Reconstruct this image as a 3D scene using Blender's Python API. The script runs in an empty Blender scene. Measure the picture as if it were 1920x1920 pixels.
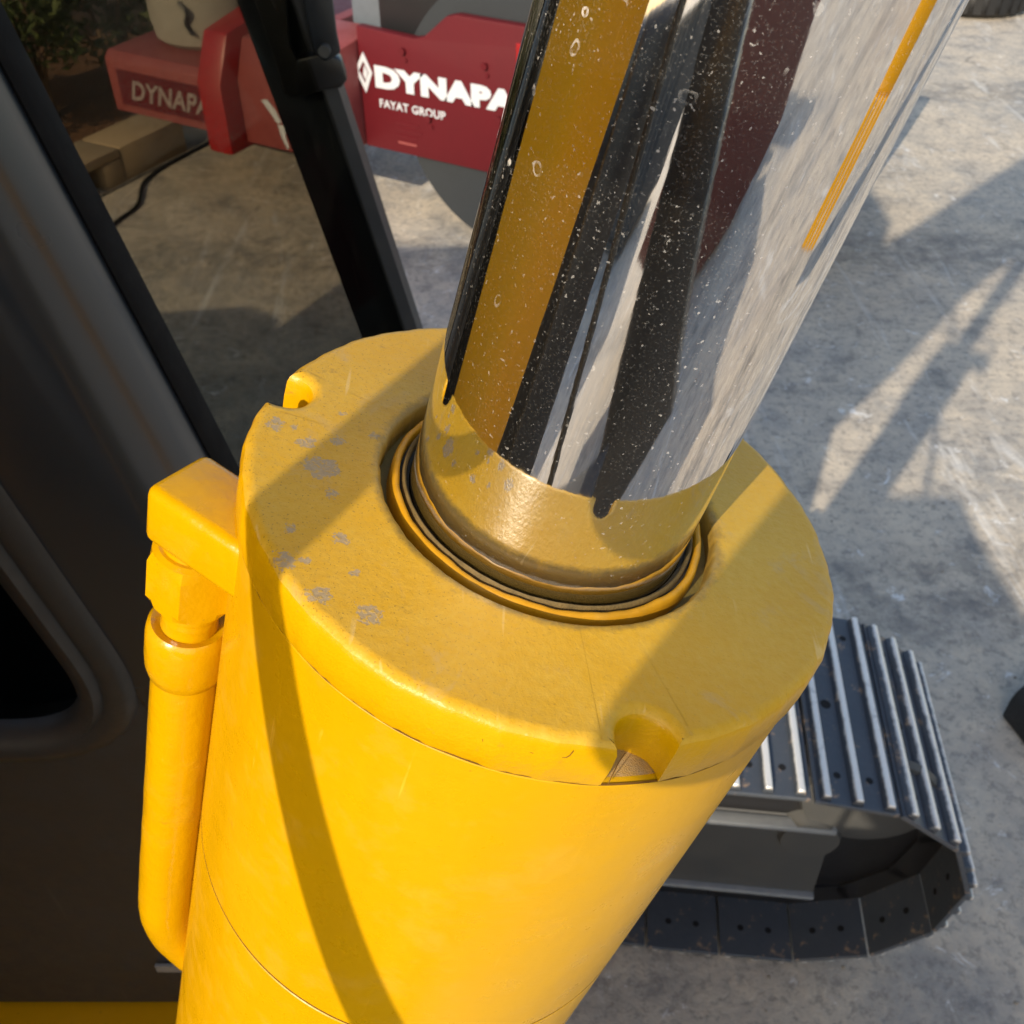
import bpy, bmesh, math, random
from mathutils import Vector, Matrix
random.seed(7)
R = math.radians
sc = bpy.context.scene
COL = sc.collection

# ------------------------------------------------------------------ camera
H = 2.62                                   # eye height
PITCH = 41.0
FPX = 1900.0 / 1920.0
cd = bpy.data.cameras.new('camera'); cam = bpy.data.objects.new('camera', cd); COL.objects.link(cam)
cam.location = (0, 0, H); cam.rotation_euler = (R(90 - PITCH), 0, 0)
cd.sensor_width = 36; cd.lens = 36 * FPX; cd.clip_start = 0.01; cd.clip_end = 900
cd.dof.use_dof = True; cd.dof.focus_distance = 0.262; cd.dof.aperture_fstop = 42
sc.camera = cam
# ------------------------------------------------------------------ sky, sun, exposure
SUN_EL, SUN_AZ = R(28.4), R(28.4)           # azimuth from -Y towards -X
S = Vector((-math.cos(SUN_EL) * math.sin(SUN_AZ), -math.cos(SUN_EL) * math.cos(SUN_AZ), math.sin(SUN_EL)))
w = bpy.data.worlds.new('World'); sc.world = w; w.use_nodes = True
nt = w.node_tree; bg = nt.nodes['Background']; sky = nt.nodes.new('ShaderNodeTexSky')
sky.sky_type = 'NISHITA'; sky.sun_disc = False; sky.sun_elevation = SUN_EL
sky.sun_rotation = math.atan2(S.x, S.y); sky.air_density = 1.3; sky.dust_density = 1.7; sky.ozone_density = 1.0
nt.links.new(sky.outputs[0], bg.inputs[0]); bg.inputs[1].default_value = 0.15
sd = bpy.data.lights.new('sun', 'SUN'); sd.energy = 3.5; sd.angle = R(0.55); sd.color = (1, 0.85, 0.64)
sun = bpy.data.objects.new('sun', sd); COL.objects.link(sun); sun.location = (0, 0, 12)
sun.rotation_euler = S.to_track_quat('Z', 'Y').to_euler()
vs = sc.view_settings; vs.view_transform = 'Standard'; vs.look = 'None'; vs.gamma = 1; vs.use_curve_mapping = False
vs.exposure = 0.47
sc.cycles.max_bounces = 6; sc.cycles.diffuse_bounces = 3; sc.cycles.glossy_bounces = 4; sc.cycles.transparent_max_bounces = 10
sc.cycles.sample_clamp_indirect = 6

# ------------------------------------------------------------------ helpers
CP, SP = math.cos(R(PITCH)), math.sin(R(PITCH))
def ray(px, py):
    a, b = (px - 960) / 1900, (py - 960) / 1900
    return Vector((a, CP - SP * b, -SP - CP * b))
def at_z(px, py, z):                        # point of a horizontal plane
    d = ray(px, py); return Vector((0, 0, H)) + d * ((z - H) / d.z)
def at_y(px, py, y):
    d = ray(px, py); return Vector((0, 0, H)) + d * (y / d.y)

def link(o, parent=None):
    COL.objects.link(o)
    if parent is not None: o.parent = parent
    return o
def obj(name, bm, mats, parent=None, smooth=None, mw=None):
    me = bpy.data.meshes.new(name)
    bmesh.ops.recalc_face_normals(bm, faces=bm.faces)
    bm.to_mesh(me); bm.free()
    for m in (mats if isinstance(mats, (list, tuple)) else [mats]): me.materials.append(m)
    if smooth is not None:
        me.shade_smooth(); me.set_sharp_from_angle(angle=R(smooth))
    o = bpy.data.objects.new(name, me); link(o, parent)
    if mw is not None: o.matrix_basis = mw
    return o
def empty(name, loc=(0, 0, 0), rz=0):
    o = bpy.data.objects.new(name, None); COL.objects.link(o); o.location = loc; o.rotation_euler = (0, 0, rz)
    o.empty_display_size = .1
    return o
def tag(o, label=None, cat=None, group=None, kind=None):
    for k, v in (('label', label), ('category', cat), ('group', group), ('kind', kind)):
        if v: o[k] = v
    return o
def box(bm, x0, x1, y0, y1, z0, z1, mi=0, bev=0, seg=2):
    r = bmesh.ops.create_cube(bm, size=1)
    vs_ = r['verts']
    for v in vs_:
        v.co = Vector(((x0 + x1) / 2 + v.co.x * (x1 - x0), (y0 + y1) / 2 + v.co.y * (y1 - y0), (z0 + z1) / 2 + v.co.z * (z1 - z0)))
    fs = {f for v in vs_ for f in v.link_faces}
    for f in fs: f.material_index = mi
    if bev:
        es = {e for v in vs_ for e in v.link_edges}
        rr = bmesh.ops.bevel(bm, geom=list(es), offset=bev, segments=seg, profile=.5, affect='EDGES')
        for f in rr['faces']: f.material_index = mi
    return vs_
def lathe(bm, prof, n=96, mi=0, closed=False):
    rings = []
    for r, h in prof:
        if r < 1e-6: rings.append([bm.verts.new((0, 0, h))])
        else: rings.append([bm.verts.new((r * math.cos(2 * math.pi * i / n), r * math.sin(2 * math.pi * i / n), h)) for i in range(n)])
    pairs = list(zip(rings[:-1], rings[1:]))
    if closed: pairs.append((rings[-1], rings[0]))
    for a, b in pairs:
        for i in range(n):
            j = (i + 1) % n
            va = [a[0]] if len(a) == 1 else [a[i], a[j]]
            vb = [b[0]] if len(b) == 1 else [b[j], b[i]]
            if len(va) + len(vb) >= 3:
                f = bm.faces.new(va + vb); f.material_index = mi
def tube(bm, pts, r, n=16, mi=0, cap=True):
    pts = [Vector(p) for p in pts]; rings = []
    up = Vector((0.13, 0.2, 1)); prev = None
    for i, p in enumerate(pts):
        t = (pts[min(i + 1, len(pts) - 1)] - pts[max(i - 1, 0)]).normalized()
        if prev is None:
            a = t.cross(up).normalized()
        else:
            a = (prev - t * prev.dot(t)).normalized()
        prev = a; b = t.cross(a)
        rr = r[i] if isinstance(r, (list, tuple)) else r
        rings.append([bm.verts.new(p + a * rr * math.cos(2 * math.pi * k / n) + b * rr * math.sin(2 * math.pi * k / n)) for k in range(n)])
    for A, B in zip(rings[:-1], rings[1:]):
        for k in range(n):
            f = bm.faces.new((A[k], A[(k + 1) % n], B[(k + 1) % n], B[k])); f.material_index = mi
    if cap:
        for q in (rings[0][::-1], rings[-1]):
            f = bm.faces.new(q); f.material_index = mi
def spline(pts, n=8):
    pts = [Vector(p) for p in pts]; out = []
    for i in range(len(pts) - 1):
        p0, p1, p2, p3 = pts[max(i - 1, 0)], pts[i], pts[i + 1], pts[min(i + 2, len(pts) - 1)]
        for k in range(n):
            t = k / n
            out.append(.5 * ((2 * p1) + (p2 - p0) * t + (2 * p0 - 5 * p1 + 4 * p2 - p3) * t * t + (3 * p1 - p0 - 3 * p2 + p3) * t ** 3))
    out.append(pts[-1]); return out
def prism(bm, poly, y0, y1, mi=0, ax='y'):
    """polygon in (x,z) extruded along y (ax='y') or (x,y) along z (ax='z') or (y,z) along x"""
    def P(a, b, c):
        return {'y': (a, c, b), 'z': (a, b, c), 'x': (c, a, b)}[ax]
    A = [bm.verts.new(P(a, b, y0)) for a, b in poly]; B = [bm.verts.new(P(a, b, y1)) for a, b in poly]
    n = len(poly)
    fs = [bm.faces.new(A), bm.faces.new(B[::-1])] + [bm.faces.new((A[i], B[i], B[(i + 1) % n], A[(i + 1) % n])) for i in range(n)]
    for f in fs: f.material_index = mi
    return A + B
def bevel_all(bm, off, seg=2, ang=30):
    bm.normal_update()
    es = [e for e in bm.edges if len(e.link_faces) == 2 and e.calc_face_angle() > R(ang)]
    bmesh.ops.bevel(bm, geom=es, offset=off, segments=seg, profile=.5, affect='EDGES', clamp_overlap=True)
def plate_hole(bm, outer, hole, y0, y1, mi=0):
    """(x,z) outline with a hole, thickness along y"""
    loops = []
    for poly in (outer, hole):
        vs_ = [bm.verts.new((a, y0, b)) for a, b in poly]
        loops.append([bm.edges.new((vs_[i], vs_[(i + 1) % len(vs_)])) for i in range(len(vs_))])
    es = loops[0] + loops[1]
    r = bmesh.ops.triangle_fill(bm, use_beauty=True, use_dissolve=False, edges=es)
    fs = [g for g in r['geom'] if isinstance(g, bmesh.types.BMFace)]
    e = bmesh.ops.extrude_face_region(bm, geom=fs)
    for v in [g for g in e['geom'] if isinstance(g, bmesh.types.BMVert)]: v.co.y = y1
def rounded(poly, rads, n=8):
    out = []; m = len(poly)
    for i, p in enumerate(poly):
        p = Vector(p); a = (Vector(poly[i - 1]) - p); b = (Vector(poly[(i + 1) % m]) - p)
        rad = rads[i] if isinstance(rads, (list, tuple)) else rads
        if rad < 1e-5: out.append(tuple(p)); continue
        q0, q1 = p + a.normalized() * rad, p + b.normalized() * rad
        for k in range(n + 1):
            t = k / n; out.append(tuple((1 - t) ** 2 * q0 + 2 * t * (1 - t) * p + t * t * q1))
    return out

# ------------------------------------------------------------------ materials
class MT:
    def __init__(s, name):
        s.m = bpy.data.materials.new(name); s.m.use_nodes = True; s.t = s.m.node_tree
        s.b = s.t.nodes['Principled BSDF']; s.out = s.t.nodes['Material Output']
        s.tc = s.t.nodes.new('ShaderNodeTexCoord')
    def n(s, kind, **kw):
        nd = s.t.nodes.new('ShaderNode' + kind)
        for k, v in kw.items(): setattr(nd, k, v)
        return nd
    def put(s, sock, v):
        if isinstance(v, bpy.types.NodeSocket): s.t.links.new(v, sock)
        else:
            if sock.type == 'RGBA' and len(v) == 3: v = (*v, 1)
            sock.default_value = v
    def coord(s, scale=(1, 1, 1), loc=(0, 0, 0), rot=(0, 0, 0)):
        mp = s.n('Mapping'); s.put(mp.inputs[0], s.tc.outputs['Object']); mp.inputs[1].default_value = loc
        mp.inputs[2].default_value = rot; mp.inputs[3].default_value = scale; return mp.outputs[0]
    def noise(s, scale, detail=4, rough=.55, co=None, dist=0):
        nd = s.n('TexNoise'); s.put(nd.inputs['Vector'], co or s.tc.outputs['Object'])
        nd.inputs['Scale'].default_value = scale; nd.inputs['Detail'].default_value = detail
        nd.inputs['Roughness'].default_value = rough; nd.inputs['Distortion'].default_value = dist
        return nd.outputs['Fac']
    def voro(s, scale, co=None, feature='F1', out='Distance', rnd=1):
        nd = s.n('TexVoronoi', feature=feature); s.put(nd.inputs['Vector'], co or s.tc.outputs['Object'])
        nd.inputs['Scale'].default_value = scale; nd.inputs['Randomness'].default_value = rnd
        return nd.outputs[out]
    def ramp(s, f, *stops):
        nd = s.n('ValToRGB'); s.put(nd.inputs[0], f); e = nd.color_ramp.elements
        while len(e) < len(stops): e.new(.5)
        for q, (p, c) in zip(e, stops):
            q.position = p; q.color = (c, c, c, 1) if isinstance(c, (int, float)) else (*c, 1)
        return nd.outputs[0]
    def mix(s, f, a, b):
        nd = s.n('Mix', data_type='RGBA'); s.put(nd.inputs[0], f); s.put(nd.inputs[6], a); s.put(nd.inputs[7], b); return nd.outputs[2]
    def math(s, op, a, b=0, clamp=False):
        nd = s.n('Math', operation=op, use_clamp=clamp); s.put(nd.inputs[0], a); s.put(nd.inputs[1], b); return nd.outputs[0]
    def xyz(s, co=None):
        nd = s.n('SeparateXYZ'); s.put(nd.inputs[0], co or s.tc.outputs['Object']); return nd.outputs
    def bump(s, h, strength=.3, dist=.001, nrm=None):
        nd = s.n('Bump'); s.put(nd.inputs['Height'], h); nd.inputs['Strength'].default_value = strength; nd.inputs['Distance'].default_value = dist
        if nrm: s.put(nd.inputs['Normal'], nrm)
        return nd.outputs[0]
    def set(s, col=None, rough=None, metal=None, nrm=None, **kw):
        if col is not None: s.put(s.b.inputs['Base Color'], col)
        if rough is not None: s.put(s.b.inputs['Roughness'], rough)
        if metal is not None: s.put(s.b.inputs['Metallic'], metal)
        if nrm is not None: s.put(s.b.inputs['Normal'], nrm)
        for k, v in kw.items(): s.put(s.b.inputs[k.replace('_', ' ')], v)
        return s.m

YEL = (0.62, 0.345, 0.0008); YEL2 = (0.565, 0.305, 0.0006); DUST = (0.62, 0.42, 0.11)
def paint_plain(name, c1=YEL, c2=YEL2, rough=.32, dust=.0, sc_=1.0, bumpy=.25, spec=.2):
    m = MT(name)
    c = m.mix(m.noise(14 * sc_, 3), c1, c2)
    big = m.noise(55 * sc_, 6, .65)
    f = m.ramp(big, (.52, 0), (.75, dust))
    c = m.mix(f, c, DUST)
    sm = m.noise(26 * sc_, 4, .6, co=m.coord((1, 1, .18)), dist=.5)
    c = m.mix(m.ramp(sm, (.52, 0), (.74, .30)), c, tuple(x * .80 for x in c2))
    c = m.mix(m.ramp(sm, (.24, .22), (.42, 0)), c, tuple(min(x * 1.12 + .01, 1) for x in c1))
    sp = m.ramp(m.noise(900 * sc_, 2), (.70, 0), (.76, .35))
    c = m.mix(sp, c, (.28, .16, .02))
    sr = m.noise(330 * sc_, 2, .6, co=m.coord((1, 1, .05), rot=(R(7), R(4), 0)))
    c = m.mix(m.math('MULTIPLY', m.ramp(sr, (.69, 0), (.74, .5)), m.ramp(big, (.45, 0), (.60, 1))), c, tuple(min(x * 1.25 + .04, 1) for x in c1))
    gm = m.ramp(m.noise(75 * sc_, 5, .75, dist=.5), (.66, 0), (.74, .30))
    c = m.mix(gm, c, (.30, .17, .03))
    h = m.math('ADD', m.math('MULTIPLY', m.noise(160 * sc_, 3), .7), m.math('MULTIPLY', m.noise(30 * sc_, 2), 1.3))
    return m.set(c, m.ramp(big, (.3, rough - .05), (.8, rough + .2)), nrm=m.bump(h, bumpy, .0012 / sc_), Specular_IOR_Level=spec)

def mat_head():
    m = MT('head_paint')
    X_, Y_, Z_ = m.xyz()
    c = m.mix(m.noise(18, 3), YEL, YEL2)
    top = m.math('GREATER_THAN', Z_, -.0016)
    d1 = m.ramp(m.noise(24, 6, .7), (.30, .16), (.70, .66))
    d2 = m.ramp(m.noise(380, 4, .7), (.35, .55), (.65, 1.0))
    fd = m.math('MULTIPLY', m.math('MULTIPLY', d1, d2), top)
    c = m.mix(fd, c, (.68, .46, .085))
    # dark pinholes in the dust, denser towards the left
    left = m.ramp(X_, (0, 0), (1, 1))
    lf = m.n('MapRange'); m.put(lf.inputs[0], X_); lf.inputs[1].default_value = .02; lf.inputs[2].default_value = -.06
    wear = lf.outputs[0]
    pin = m.ramp(m.noise(1300, 3, .7), (.60, 0), (.68, .8))
    pin = m.math('MULTIPLY', pin, m.math('ADD', m.math('MULTIPLY', wear, .7), .25))
    c = m.mix(m.math('MULTIPLY', pin, top), c, (.17, .11, .03))
    # bare primer where the paint has rubbed off
    jit = m.math('MULTIPLY', m.math('SUBTRACT', m.noise(330, 5, .75), .5), .0105)
    pr = None
    for px_, py_, pr_ in ((-.0656, -.0099, .0031), (-.0709, -.0003, .0016), (-.0629, .0035, .0014), (-.0809, .0049, .0017), (-.0761, .0054, .0008), (-.0616, -.0195, .0011), (-.0697, -.0478, .0020), (-.0641, -.0463, .0010), (-.0569, -.0360, .0015), (-.0593, -.0566, .0018), (-.0475, -.0597, .0020), (-.0629, .0167, .0007), (-.0533, .0083, .0010), (-.070, -.036, .0009), (-.052, -.047, .0008)):
        d_ = m.n('VectorMath', operation='DISTANCE'); m.put(d_.inputs[0], m.tc.outputs['Object']); d_.inputs[1].default_value = (px_, py_, 0)
        q_ = m.math('SUBTRACT', d_.outputs['Value'], pr_ * 1.5); pr = q_ if pr is None else m.math('MINIMUM', pr, q_)
    pr = m.math('LESS_THAN', m.math('ADD', pr, jit), 0)
    pr = m.math('MULTIPLY', m.math('MULTIPLY', pr, top), m.ramp(m.noise(700, 3), (.38, .25), (.5, 1)))
    c = m.mix(m.math('MULTIPLY', pr, .75), c, m.mix(m.noise(900, 2), (.25, .215, .175), (.42, .36, .28)))
    ln = m.n('VectorMath', operation='LENGTH'); m.put(ln.inputs[0], m.tc.outputs['Object'])
    gr = m.n('MapRange'); m.put(gr.inputs[0], m.math('ADD', ln.outputs['Value'], m.math('MULTIPLY', m.math('SUBTRACT', m.noise(170, 4, .7), .5), .006))); gr.inputs[1].default_value = .0532; gr.inputs[2].default_value = .0508
    c = m.mix(m.math('MULTIPLY', gr.outputs[0], .75), c, (.20, .145, .05))
    stain = m.ramp(m.noise(36, 5, .7, dist=.8), (.58, 0), (.70, .45))
    c = m.mix(m.math('MULTIPLY', stain, top), c, (.50, .36, .17))
    dk = m.ramp(m.noise(120, 4, .75), (.62, 0), (.72, .5))
    c = m.mix(m.math('MULTIPLY', dk, m.math('ADD', m.math('MULTIPLY', wear, .8), .2)), c, (.30, .19, .04))
    scr = m.ramp(m.noise(240, 2, .6, co=m.coord((1, .09, 1), rot=(0, 0, R(24)))), (.68, 0), (.74, .35))
    c = m.mix(m.math('MULTIPLY', scr, top), c, (.78, .62, .30))
    rough = m.mix(fd, (.30,) * 3, (.55,) * 3)
    h = m.math('ADD', m.math('MULTIPLY', m.noise(420, 4, .65), .6), m.math('MULTIPLY', m.noise(60, 3), .55))
    h = m.math('SUBTRACT', h, m.math('MULTIPLY', pr, .35))
    return m.set(c, rough, nrm=m.bump(h, .42, .0010), Specular_IOR_Level=.3)

def mat_chrome():
    m = MT('chrome')
    z = m.xyz()[2]
    fine = m.ramp(m.noise(1700, 2, .7), (.56, 0), (.68, 1))
    sparse = m.ramp(m.noise(900, 2, .5), (.675, 0), (.715, .9))
    area = m.ramp(m.noise(17, 4, .6, co=m.coord((1, 1, .5))), (.34, .15), (.72, .95))
    hz = m.n('MapRange'); m.put(hz.inputs[0], z); hz.inputs[1].default_value = .01; hz.inputs[2].default_value = .12; hz.inputs[3].default_value = .25; hz.inputs[4].default_value = 1
    f = m.math('MULTIPLY', m.math('MAXIMUM', m.math('MULTIPLY', fine, .22), sparse), m.math('MULTIPLY', area, hz.outputs[0]))
    # dried water spots: thin irregular rings
    wob = m.n('MixRGB', blend_type='ADD'); wob.inputs[0].default_value = .004
    nz = m.n('TexNoise'); m.put(nz.inputs['Vector'], m.tc.outputs['Object']); nz.inputs['Scale'].default_value = 150
    m.put(wob.inputs[1], m.tc.outputs['Object']); m.put(wob.inputs[2], nz.outputs['Color'])
    rings = None
    for scl, r0, wd, keep in ((100, .16, .022, .72), (200, .24, .050, .70)):
        d = m.voro(scl, wob.outputs[0]); k = m.xyz(m.voro(scl, wob.outputs[0], out='Color'))
        rad = m.math('MULTIPLY', m.math('ADD', k[1], .35), r0)
        edge = m.math('LESS_THAN', m.math('ABSOLUTE', m.math('SUBTRACT', d, rad)), wd)
        on = m.math('MULTIPLY', edge, m.math('GREATER_THAN', k[0], keep))
        rings = on if rings is None else m.math('MAXIMUM', rings, on)
    rings = m.math('MULTIPLY', rings, m.math('MULTIPLY', m.ramp(m.noise(500, 2), (.35, .1), (.6, .8)), m.ramp(m.noise(14, 2), (.46, .0), (.60, 1))))
    rz_ = m.n('MapRange'); m.put(rz_.inputs[0], z); rz_.inputs[1].default_value = .035; rz_.inputs[2].default_value = .07
    f = m.math('MAXIMUM', f, m.math('MULTIPLY', rings, rz_.outputs[0]), True)
    film = m.ramp(m.noise(9, 3, co=m.coord((1, 1, .25))), (.3, .002), (.8, .014))
    f = m.math('MAXIMUM', f, film)
    # oily yellowish dirt line where the wiper rests
    o = m.n('MapRange'); m.put(o.inputs[0], m.math('ADD', z, m.math('MULTIPLY', m.noise(260, 3), .0018))); o.inputs[1].default_value = .0052; o.inputs[2].default_value = .0022; o.inputs[3].default_value = 0; o.inputs[4].default_value = .5
    f = m.math('MAXIMUM', f, o.outputs[0])
    col = m.mix(m.math('MULTIPLY', o.outputs[0], 3, True), (.74, .74, .74), (.075, .048, .010))
    d = m.n('BsdfDiffuse'); m.put(d.inputs[0], col)
    st = m.noise(500, 3, .6, co=m.coord((1, 1, .03)))
    m.set((.76, .76, .77), m.ramp(st, (.3, .025), (.8, .06)), 1.0, m.bump(st, .02, .0004))
    mx = m.n('MixShader'); m.put(mx.inputs[0], f); m.t.links.new(m.b.outputs[0], mx.inputs[1]); m.t.links.new(d.outputs[0], mx.inputs[2])
    m.t.links.new(mx.outputs[0], m.out.inputs[0])
    return m.m

def mat_simple(name, c1, c2=None, rough=.5, metal=0, scale=20, bumps=.15, bd=.002, **kw):
    m = MT(name); n_ = m.noise(scale, 5, .6)
    c = m.mix(n_, c1, c2 or tuple(x * .7 for x in c1))
    return m.set(c, m.ramp(n_, (.2, max(rough - .1, .02)), (.8, min(rough + .12, 1))), metal, m.bump(m.noise(scale * 6, 3), bumps, bd), **kw)

def mat_ground():
    m = MT('concrete')
    b = m.noise(1.1, 5, .66, dist=.4); f = m.noise(4.2, 6, .74); g = m.noise(26, 4, .78); q = m.noise(.22, 4)
    c = m.mix(m.ramp(b, (.34, 0), (.66, 1)), (.36, .345, .32), (.56, .485, .385))
    c = m.mix(m.ramp(f, (.46, 0), (.62, .8)), c, (.64, .56, .445))
    c = m.mix(m.ramp(f, (.30, .85), (.45, 0)), c, (.15, .15, .15))
    c = m.mix(m.ramp(g, (.38, .55), (.50, 0)), c, (.19, .18, .172))
    c = m.mix(m.ramp(q, (.55, 0), (.72, .35)), c, (.50, .36, .24))
    sc1 = m.noise(3.0, 4, .8, co=m.coord((1, .16, 1), rot=(0, 0, R(40))), dist=1.2)
    c = m.mix(m.ramp(sc1, (.575, 0), (.68, .6)), c, (.74, .73, .70))
    wh = m.noise(7.5, 5, .82, dist=.8)
    c = m.mix(m.ramp(wh, (.605, 0), (.665, .8)), c, (.80, .80, .79))
    tm = m.n('TexWave', wave_type='RINGS'); m.put(tm.inputs[0], m.coord((1, 1, 0), loc=(9, 4, 0))); tm.inputs['Scale'].default_value = .12; tm.inputs['Distortion'].default_value = 1.2; tm.inputs['Detail'].default_value = 2
    tk = m.math('MULTIPLY', m.ramp(tm.outputs['Fac'], (.90, 0), (.97, .5)), m.ramp(m.noise(9, 4, .7), (.40, 0), (.58, 1)))
    c = m.mix(tk, c, (.15, .145, .14))
    oil = m.ramp(m.noise(1.9, 4, .6, dist=.7), (.655, 0), (.70, .55))
    c = m.mix(oil, c, (.14, .13, .12))
    h = m.math('ADD', m.math('MULTIPLY', f, 1.2), m.math('MULTIPLY', g, .6))
    return m.set(c, m.ramp(f, (.3, .62), (.7, .92)), nrm=m.bump(h, .6, .014), Specular_IOR_Level=.35)

def mat_glass(name, tint, rough=.0, refl=.9):
    m = MT(name)
    t = m.n('BsdfTransparent'); m.put(t.inputs[0], tint)
    g = m.n('BsdfGlossy'); m.put(g.inputs[0], (refl,) * 3); g.inputs['Roughness'].default_value = .02
    fr = m.n('LayerWeight'); fr.inputs[0].default_value = .08
    mx = m.n('MixShader'); k = m.math('MULTIPLY', fr.outputs['Fresnel'], .035, True)
    m.put(mx.inputs[0], k); m.t.links.new(t.outputs[0], mx.inputs[1]); m.t.links.new(g.outputs[0], mx.inputs[2])
    m.t.links.new(mx.outputs[0], m.out.inputs[0]); return m.m

def mat_shoe():
    m = MT('track_steel'); z = m.xyz()[2]
    c = m.mix(m.noise(9, 5), (.050, .060, .078), (.085, .097, .115))
    mud = m.ramp(m.noise(17, 6, .75), (.57, 0), (.64, .9))
    c = m.mix(mud, c, (.36, .25, .16))
    wn = m.n('MapRange'); m.put(wn.inputs[0], m.math('ADD', z, m.math('MULTIPLY', m.noise(34, 5, .7), .016))); wn.inputs[1].default_value = .0255; wn.inputs[2].default_value = .0320
    worn = wn.outputs[0]
    c = m.mix(worn, c, (.85, .83, .79))
    return m.set(c, m.mix(worn, (.30,) * 3, (.34,) * 3), m.math('MULTIPLY', worn, .25), m.bump(m.noise(60, 5), .35, .003))

M = {}
M['yellow'] = paint_plain('yellow_barrel_paint', dust=.16, bumpy=.22, rough=.28, spec=.3)
M['yellow_fit'] = paint_plain('yellow_fitting_paint', dust=.10, rough=.16, bumpy=.45, spec=.5)
M['yellow_beam'] = paint_plain('yellow_beam_paint', c1=(.74, .38, .003), c2=(.66, .32, .002), dust=.1, sc_=.12, bumpy=.1)
M['head'] = mat_head()
M['chrome'] = mat_chrome()
M['rubber'] = mat_simple('black_rubber', (.012, .012, .013), rough=.55, scale=60)
M['seal_dirt'] = mat_simple('dirty_seal', (.012, .011, .008), (.05, .036, .012), rough=.6, scale=300, bumps=.4, bd=.0005)
M['ring'] = paint_plain('yellow_ring_paint', c1=(.68, .33, .004), c2=(.42, .22, .02), dust=.45, rough=.3, bumpy=.4)
M['lip'] = mat_simple('dusty_lip', (.24, .16, .05), (.05, .038, .015), rough=.7, scale=260, bumps=.6, bd=.0006)
M['groove'] = mat_simple('groove_shade_olive', (.26, .19, .03), (.16, .13, .04), rough=.6, scale=200)  # olive below the paint tone: recess shade is put into the colour
M['barewear'] = mat_simple('bare_steel', (.56, .31, .03), (.36, .28, .19), rough=.5, metal=.0, scale=400, bumps=.5, bd=.001)
M['ground'] = mat_ground()
M['cabpaint'] = mat_simple('dark_cab_paint', (.015, .021, .030), (.021, .027, .036), rough=.3, scale=6, bumps=.03, bd=.002, Coat_Weight=.25, Coat_Roughness=.10)
def mat_cab(name):
    m = MT(name); n_ = m.noise(5, 5, .65); d_ = m.noise(38, 5, .75)
    c = m.mix(n_, (.019, .022, .027), (.029, .033, .039))
    c = m.mix(m.ramp(m.math('MULTIPLY', m.noise(1.7, 4), d_), (.22, 0), (.42, .25)), c, (.060, .064, .070))
    st_ = m.noise(60, 2, .5, co=m.coord((1, 1, .06)))
    c = m.mix(m.ramp(st_, (.66, 0), (.72, .18)), c, (.14, .13, .12))
    return m.set(c, m.ramp(d_, (.3, .28), (.7, .5)), nrm=m.bump(m.noise(90, 3), .06, .002))
M['cabflat'] = mat_cab('dark_cab_panel')
M['sealblack'] = mat_simple('matt_seal', (.006, .006, .007), rough=.75, scale=30, Specular_IOR_Level=.15)
M['sealgrey'] = mat_simple('seal_rubber', (.030, .032, .035), (.02, .021, .023), rough=.45, scale=30)
M['glass'] = mat_glass('tinted_glass', (.68, .665, .62))
M['glassdark'] = mat_glass('dark_glass', (.30, .31, .30))
M['shoe'] = mat_shoe()
M['black'] = mat_simple('hole_plug_black', (.006, .006, .007), rough=.8)
M['frame'] = mat_simple('dark_frame_paint', (.045, .050, .055), (.09, .088, .082), rough=.5, scale=9, bumps=.2)
M['framedge'] = mat_simple('pale_frame_edge', (.42, .44, .46), (.25, .27, .29), rough=.45, metal=.4, scale=24)  # pale tone on the ledges stands in for sunlit edge highlights
M['hood'] = mat_simple('black_hood', (.018, .018, .02), rough=.35, scale=8)
M['red'] = mat_simple('roller_red_shaded', (.112, .009, .014), (.088, .008, .012), rough=.5, Specular_IOR_Level=.2, scale=6, bumps=.05)  # darker than the true red: shade on the plate is put into the colour
M['redfaded'] = mat_simple('roller_red_faded', (.30, .075, .07), (.20, .03, .03), rough=.6, scale=9, bumps=.1)
M['redbright'] = mat_simple('roller_red_bright', (.34, .008, .010), (.27, .006, .008), rough=.4, scale=6, bumps=.05)
M['white'] = mat_simple('white_lettering', (.60, .63, .68), (.52, .55, .60), rough=.6, scale=30)
M['whitedull'] = mat_simple('worn_lettering', (.36, .34, .33), (.20, .10, .10), rough=.7, scale=60)
M['drum'] = mat_simple('drum_steel', (.050, .058, .066), (.03, .034, .04), rough=.4, metal=.3, scale=5, bumps=.1)
M['tank'] = mat_simple('pale_tank', (.36, .34, .30), (.22, .20, .17), rough=.7, scale=7, bumps=.2, bd=.01)
M['greyblue'] = mat_simple('grey_blue_panel', (.13, .155, .185), rough=.5)
M['shadegrey'] = mat_simple('shade_box_dark_grey', (.10, .105, .115), rough=.75, Specular_IOR_Level=.1)
M['soil'] = mat_simple('red_soil', (.20, .095, .04), (.11, .05, .022), rough=.95, scale=7, bumps=.8, bd=.04)
M['kerb'] = mat_simple('kerb_concrete', (.46, .35, .22), (.34, .24, .14), rough=.9, scale=8, bumps=.4, bd=.01)
M['leaf'] = mat_simple('leaf', (.055, .085, .022), (.10, .12, .035), rough=.6, scale=3, bumps=0)
M['bark'] = mat_simple('bark', (.22, .15, .09), (.12, .08, .05), rough=.9, scale=14, bumps=.5, bd=.01)
M['lens'] = mat_simple('shade_block_lens', (.6, .6, .58), rough=.1)

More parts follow.
